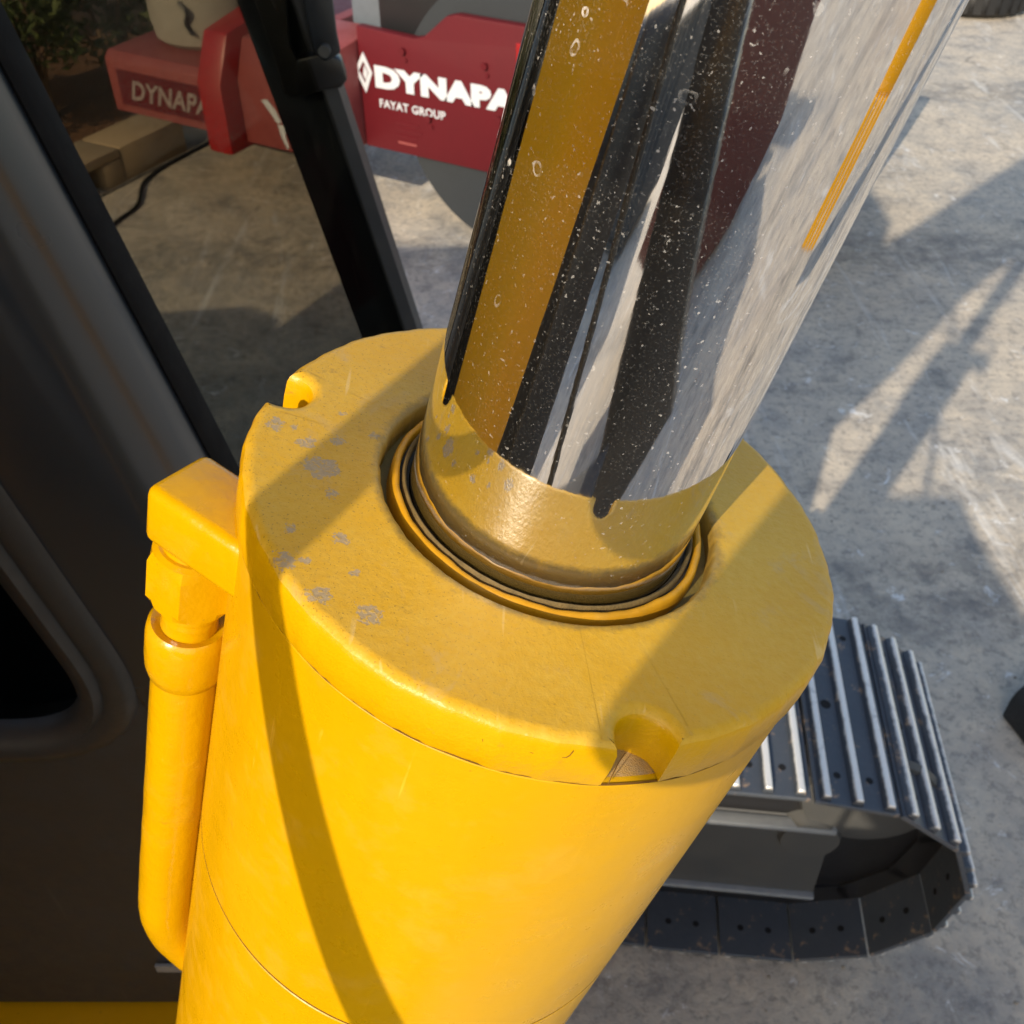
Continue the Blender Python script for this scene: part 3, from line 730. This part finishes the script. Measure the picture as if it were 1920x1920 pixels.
# ---------------------------------------------------------------- track
TYAW = R(-6); RT = .355; TH = .388
TM = Matrix.Translation((.695, 1.214, 0)) @ Matrix.Rotation(TYAW, 4, 'Z')
bm = bmesh.new()
prism(bm, [(.16, .13), (.42, .13), (.42, .40), (.36, .50), (.22, .50), (.16, .44)], -3.2, .07, ax='x')
track = part('track', bm, M['frame'], EX, 30, TM)
def tpart(name, bm, mat, sm=40): return part(name, bm, mat, track, sm, Matrix.Identity(4))
bm = bmesh.new(); box(bm, -3.2, .075, .125, .159, .425, .445, bev=.006); tpart('upper_ledge', bm, M['framedge'])
bm = bmesh.new(); box(bm, -3.2, .075, .115, .159, .135, .150, bev=.005); tpart('lower_ledge', bm, M['framedge'])
bm = bmesh.new(); prism(bm, [(.131, .152), (.159, .152), (.159, .424), (.149, .424)], -3.2, .072, ax='x'); tpart('side_plate', bm, M['frame'])
# idler wheel
bm = bmesh.new(); tube(bm, [(.02, .165, TH), (.02, .17, TH), (.02, .40, TH)], [.27, .285, .285], 48); tpart('idler_wheel', bm, M['hood'], 30)
bm = bmesh.new(); tube(bm, [(.02, .13, TH), (.02, .165, TH)], [.07, .085], 24); tpart('idler_hub', bm, M['frame'], 30)
bm = bmesh.new(); lathe(bm, [(0, -.012), (.13, -.012), (.155, -.006), (.16, .012), (0, .012)], 48)
eo = tpart('end_cover', bm, M['frame']); eo.matrix_basis = Matrix.Translation((.13, .15, .55)) @ Matrix.Rotation(R(90), 4, 'X') @ Matrix.Scale(-1, 4, (0, 0, 1))
# chain links
def stadium(s):
    if s < 0: return Vector((s, TH + RT)), 0.0
    L_ = math.pi * RT
    if s < L_: a = s / RT; return Vector((RT * math.sin(a), TH + RT * math.cos(a))), a
    return Vector((-(s - L_), TH - RT)), math.pi
def shoe_mesh():
    bm = bmesh.new(); W_ = .0915
    prism(bm, [(-W_, -.006), (-W_ + .01, -.006), (W_, -.006), (W_, .006), (-W_, .006)], 0, .56)
    for gx, hh in ((-.069, .025), (.0, .026), (.069, .025)):
        prism(bm, [(gx - .013, .0061), (gx + .013, .0061), (gx + .0062, hh), (gx - .0062, hh)], .006, .554)
    bevel_all(bm, .0016, 1, 40)
    for hx in (-.036, .036):
        for hy, hr in ((.075, .0085), (.27, .013), (.49, .0085)):
            if hx > 0 and hr > .01: continue
            r = bmesh.ops.create_cone(bm, cap_ends=True, segments=10, radius1=hr, radius2=hr, depth=.0130)
            for v in r['verts']: v.co += Vector((hx, hy, 0))
            for f in {f for v in r['verts'] for f in v.link_faces}: f.material_index = 1  # solid black plugs paint in the darkness of bolt holes
    bmesh.ops.recalc_face_normals(bm, faces=bm.faces)
    me = bpy.data.meshes.new('track_shoe'); bm.to_mesh(me); bm.free(); me.materials.append(M['shoe']); me.materials.append(M['black'])
    me.shade_smooth(); me.set_sharp_from_angle(angle=R(30)); return me
SM = shoe_mesh()
s = .135 - .095 - .19 * 13
while s < math.pi * RT + 2.6:
    p, a = stadium(s)
    # flat chord on the curve
    p2, a2 = stadium(s + .09); p1, a1 = stadium(s - .09)
    d = p2 - p1; ang = math.atan2(d.y, d.x); pm = (p1 + p2) / 2 if 0 < s < math.pi * RT else p
    o = bpy.data.objects.new('track_shoe', SM); link(o, track)
    o.matrix_basis = Matrix.Translation((pm.x, 0, pm.y)) @ Matrix.Rotation(-ang, 4, 'Y') @ Matrix.Translation((random.uniform(-.001, .001), random.uniform(-.003, .003), 0))
    s += .19
# inner chain
bm = bmesh.new(); s = -2.4
while s < math.pi * RT + 2.4:
    p, a = stadium(s); c = Vector((p.x - .045 * math.sin(a), p.y - .045 * math.cos(a)))
    for yy in (.205, .345):
        vs_ = box(bm, -.093, .093, yy - .05, yy + .05, -.040, .036)
        mm = Matrix.Translation((c.x, 0, c.y)) @ Matrix.Rotation(a, 4, 'Y')
        for v in vs_: v.co = mm @ v.co
    s += .19
tpart('chain', bm, M['hood'])

# ------------------------------------------------------------------ road roller
RO = empty('road_roller', (-.676, 5.57, 0), R(-29))
tag(RO, 'red road roller with smooth drum and white lettering parked in front of the shrubs', 'road roller')
def rpart(name, bm, mat, parent=RO, sm=35): return obj(name, bm, mat, parent, sm)
bm = bmesh.new(); prism(bm, [(-.16, .44), (2.3, .44), (2.3, 1.0), (2.0, 1.19), (.46, 1.20), (.40, 1.185), (.26, 1.07), (.20, 1.055), (-.16, 1.07)], 0, .06); bevel_all(bm, .008, 2, 30)
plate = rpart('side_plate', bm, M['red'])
bm = bmesh.new(); prism(bm, [(.80, .60), (1.5, .60), (1.5, 1.12), (.80, 1.12)], -.012, -.002); bevel_all(bm, .004, 1, 30); rpart('sunlit_end_patch', bm, M['redbright'], plate)  # brighter red sheet paints in the sunlit end of the plate
for (x, z) in ((.13, .985), (.62, .985), (.27, .665), (.70, .735)):
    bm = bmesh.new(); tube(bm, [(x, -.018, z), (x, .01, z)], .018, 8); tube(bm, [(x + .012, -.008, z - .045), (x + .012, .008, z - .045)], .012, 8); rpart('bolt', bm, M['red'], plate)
def text(body, size, sx, mat, parent, loc, off=.0, shear=0, rx=R(90), rz=0):
    cu = bpy.data.curves.new('t', 'FONT'); cu.body = body; cu.size = size; cu.offset = off; cu.shear = shear; cu.extrude = .0015; cu.space_character = 1.04; cu.resolution_u = 3
    to = bpy.data.objects.new('t', cu); COL.objects.link(to); bpy.context.view_layer.update()
    me = bpy.data.meshes.new_from_object(to.evaluated_get(bpy.context.evaluated_depsgraph_get())); bpy.data.objects.remove(to); bpy.data.curves.remove(cu)
    me.materials.clear(); me.materials.append(mat); o = bpy.data.objects.new('lettering', me); link(o, parent)
    o.location = loc; o.rotation_euler = (rx, 0, rz); o.scale = (sx, 1, 1); return o
text('DYNAPAC', .138, 1.50, M['white'], plate, (-.06, -.004, .785), off=.010)
text('FAYAT GROUP', .060, 1.02, M['white'], plate, (-.045, -.004, .675), off=.001)
bm = bmesh.new()
dm = [(-.145, .845), (-.20, .955), (-.255, .845), (-.20, .735)]
dm = [(-.075, .845), (-.125, .945), (-.185, .845), (-.125, .735)]
di = [(-.098, .845), (-.127, .90), (-.162, .845), (-.127, .785)]
for i in range(4):
    j = (i + 1) % 4; a, b, c, d = dm[i], dm[j], di[j], di[i]
    prism(bm, [a, b, c, d], -.006, -.001)
prism(bm, [(-.105, .845), (-.125, .875), (-.135, .83), (-.12, .80)], -.006, -.001)
rpart('emblem', bm, M['white'], plate, None)
# warning print under the lettering
for k, (x0, x1) in enumerate(((.05, .20), (.06, .22), (.05, .19), (.06, .18))):
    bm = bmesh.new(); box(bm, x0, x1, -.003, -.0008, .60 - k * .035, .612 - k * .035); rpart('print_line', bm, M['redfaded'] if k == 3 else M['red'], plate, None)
# beams on the near side
bm = bmesh.new(); prism(bm, [(-.29, .45), (-.29, .75), (-.25, .79), (.16, .80), (.16, .45)], -1.78, -.86, ax='x'); bevel_all(bm, .012, 2, 30); beam = rpart('frame_beam', bm, M['redfaded'])
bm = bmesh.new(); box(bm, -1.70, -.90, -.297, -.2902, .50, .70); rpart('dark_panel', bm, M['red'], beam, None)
text('DYNAPAC', .155, .95, M['whitedull'], beam, (-1.62, -.300, .545), off=.003, shear=.35)
bm = bmesh.new(); prism(bm, [(-.42, .40), (-.42, .78), (-.30, 1.02), (.30, 1.12), (.30, .40)], -.95, -.78, ax='x'); bevel_all(bm, .02, 2, 30); rpart('cross_plate', bm, M['redbright'])
bm = bmesh.new(); prism(bm, [(-.29, .44), (-.29, .78), (-.20, .98), (.20, 1.02), (.20, .44)], -.778, -.165, ax='x'); bevel_all(bm, .012, 2, 30); hb = rpart('hitch_box', bm, M['redfaded'])
for poly in (((-.62, .70), (-.58, .71), (-.53, .66), (-.50, .60), (-.53, .59), (-.57, .64)), ((-.49, .645), (-.40, .65), (-.33, .62), (-.36, .60), (-.47, .605)), ((-.53, .585), (-.48, .585), (-.485, .52), (-.47, .47), (-.485, .455), (-.515, .52))):
    bm = bmesh.new(); prism(bm, poly, -.294, -.2902); rpart('paint_smear', bm, M['white'], hb, None)
# drum
bm = bmesh.new(); lathe(bm, [(0, 0), (.60, 0), (.60, .03), (.68, .03), (.70, .0), (.70, 1.68), (0, 1.68)], 90)
o = rpart('drum', bm, M['drum']); o.location = (.77, 1.74, .70); o.rotation_euler = (R(90), 0, 0)
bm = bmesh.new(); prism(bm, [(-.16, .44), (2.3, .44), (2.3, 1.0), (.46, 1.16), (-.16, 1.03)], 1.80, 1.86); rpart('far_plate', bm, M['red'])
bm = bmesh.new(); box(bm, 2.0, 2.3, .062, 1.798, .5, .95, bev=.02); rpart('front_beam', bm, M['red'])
# tank, engine deck, pipes
bm = bmesh.new(); lathe(bm, [(0, 0), (.25, 0), (.285, .03), (.30, .12), (.305, .5), (.30, .9), (.26, .98), (0, 1.0)], 48)
for v in bm.verts: v.co = Vector((v.co.x * 1.12 - 1.38, v.co.y * 1.08 + .20, v.co.z + .80))
tk = rpart('water_tank', bm, M['tank'])
bm = bmesh.new(); tube(bm, spline([(-1.22, -.105, .90), (-1.25, -.115, .96), (-1.22, -.12, 1.02), (-1.27, -.125, 1.07)], 4), [.012] * 13, 8); rpart('tank_strap', bm, M['hood'], tk)
bm = bmesh.new(); box(bm, -1.78, -.96, .162, 1.5, .40, .78, bev=.01); rpart('rear_frame', bm, M['redfaded'])
bm = bmesh.new(); box(bm, -.08, 1.7, .09, 1.6, .95, 1.50, bev=.03); rpart('engine_cover', bm, M['hood'])
bm = bmesh.new(); box(bm, -.36, -.10, .24, .7, .86, 1.6, bev=.015); rpart('grey_panel', bm, M['greyblue'])
for k, (a, b, r_) in enumerate((((-.02, .15, 1.20), (.5, .12, 1.27), .035), ((.0, .16, 1.10), (.34, .14, 1.06), .028), ((.12, .18, 1.30), (.34, .10, 1.06), .016), ((-.1, .2, 1.35), (.8, .15, 1.4), .03))):
    bm = bmesh.new(); a, b = Vector(a), Vector(b); tube(bm, spline([a, (a + b) / 2 + Vector((0, 0, .04)), b], 5), r_, 10); rpart('hose', bm, M['tank'] if k == 2 else M['hood'])

# roller copy added behind the camera to give the rod its mirrored red streak
def copy_tree(o, parent=None):
    c = o.copy(); COL.objects.link(c); c.parent = parent
    for ch in list(o.children): copy_tree(ch, c)
    return c
R2 = copy_tree(RO); R2.location = (1.1, -6.2, 0); R2.rotation_euler.z = R(150)
bm = bmesh.new(); q_ = R2.matrix_basis.inverted() if False else None
prism(bm, [(-1.9, 2.3), (.5, 2.3), (.9, 1.85), (1.9, 1.2), (2.4, .5), (1.9, .06), (1.2, .06), (-1.9, .9)], 0, .9); bevel_all(bm, .04, 2, 30)
red_slab = obj('engine_hood', bm, mat_simple('brown_red', (.15, .040, .030), (.11, .03, .024), rough=.55, scale=3), R2, 40); red_slab.location = Matrix.Rotation(R(-150), 3, 'Z') @ (Vector((0, -5.3, 0)) - Vector((1.1, -6.2, 0))); red_slab.rotation_euler.z = R(-150)  # added slab, its outline shaped for the mirrored red streak
R2['label'] = 'added red road roller copy, out of view, placed for the dark red streak mirrored in the chrome rod'
for o_ in (RO, R2): o_['group'] = 'red road rollers in the yard'

# dark container added behind the camera to darken the reflection in the rod
CT = empty('mirror_container', (-7.6, -8.6, 0), R(8)); tag(CT, 'added low dark container, out of view, placed to darken the reflection in the chrome rod', 'container')
M['container'] = mat_simple('mirror_container_paint', (.035, .042, .05), rough=.5, scale=2)
bm = bmesh.new(); zz = []
for k in range(49):
    x = -3.0 + 6.0 * k / 48; zz.append((x, .98 + (.035 if k % 4 in (1, 2) else 0)))
zz += [(3.0, .9), (-3.0, .9)]; prism(bm, zz, .15, 2.2, ax='z'); obj('mirror_container_wall', bm, M['container'], CT)
bm = bmesh.new(); box(bm, -3.0, 3.0, -1.0, .89, .15, 2.25); obj('body', bm, M['container'], CT)
for a in (-3.02, 2.92):
    bm = bmesh.new(); box(bm, a, a + .1, .91, 1.04, 0, 2.26, bev=.01); obj('mirror_container_post', bm, M['container'], CT)
for z_ in (.02, 2.21):
    bm = bmesh.new(); box(bm, -2.91, 2.91, .90, 1.03, z_, z_ + .10, bev=.01); obj('mirror_container_rail', bm, M['container'], CT)

# ------------------------------------------------------------------ grit on the concrete
rnd = random.Random(11); V, Fc = [], []
def pebble(x, y, r_):
    b = len(V); k_ = [rnd.uniform(.6, 1.2) for _ in range(6)]
    V.extend([(x + r_ * k_[0], y, r_ * .3), (x, y + r_ * k_[1], r_ * .35), (x - r_ * k_[2], y, r_ * .3), (x, y - r_ * k_[3], r_ * .25), (x + r_ * .1, y, r_ * .9 * k_[4]), (x, y, -.002)])
    for i in range(4):
        j = (i + 1) % 4; Fc.append((b + i, b + j, b + 4)); Fc.append((b + j, b + i, b + 5))
for _ in range(2600):
    cx, cy = rnd.uniform(-3, 5), rnd.uniform(.9, 9)
    pebble(cx, cy, .0025 + .006 * rnd.random() ** 3)
for _ in range(60):
    cx, cy = rnd.uniform(-1.5, 4.5), rnd.uniform(1.0, 8)
    for _ in range(rnd.randint(8, 26)): pebble(cx + rnd.gauss(0, .07), cy + rnd.gauss(0, .07), .002 + .006 * rnd.random() ** 2)
me = bpy.data.meshes.new('grit'); me.from_pydata(V, [], Fc); me.materials.append(mat_simple('grit_stone', (.40, .36, .30), (.20, .18, .16), rough=.9, scale=9))
gro = bpy.data.objects.new('grit', me); COL.objects.link(gro); tag(gro, 'fine stone grit strewn over the concrete yard', 'grit', kind='stuff')

# ------------------------------------------------------------------ loose things
p = at_z(1962, 1375, 0); bm = bmesh.new()
prism(bm, rounded([(-.10, 0), (.16, 0), (.16, .16), (-.02, .20), (-.10, .13)], [.02, .02, .04, .06, .05], 5), -.09, .09); bevel_all(bm, .015, 2, 40)
o = obj('rubber_chock', bm, M['rubber'], None, 40); o.location = p; o.rotation_euler.z = R(15)
tag(o, 'black rounded rubber chock lying on the concrete at the right edge', 'chock')
p = at_z(1835, 36, 0)  # tyre shape stands in for a dark rounded patch on the concrete
root = empty('tyre', (p.x + .06, p.y + .45, 0)); tag(root, 'dark tyre shape standing in for a dark rounded patch at the top right', 'tyre')  # tyre stands in for a dark rounded patch
bm = bmesh.new(); pr = [(.36, .02), (.40, .0), (.46, .015), (.50, .06), (.51, .13), (.50, .20), (.46, .245), (.40, .26), (.36, .24), (.33, .20), (.33, .06)]
lathe(bm, pr, 56, closed=True); obj('dark_patch_casing', bm, M['rubber'], root, 40)
bm = bmesh.new()
for k in range(28):
    a = 2 * math.pi * k / 28; vs_ = box(bm, .502, .518, -.035, .035, .05, .21)
    mm = Matrix.Rotation(a, 4, 'Z')
    for v in vs_: v.co = mm @ v.co
obj('dark_patch_tread', bm, M['rubber'], root, 30)
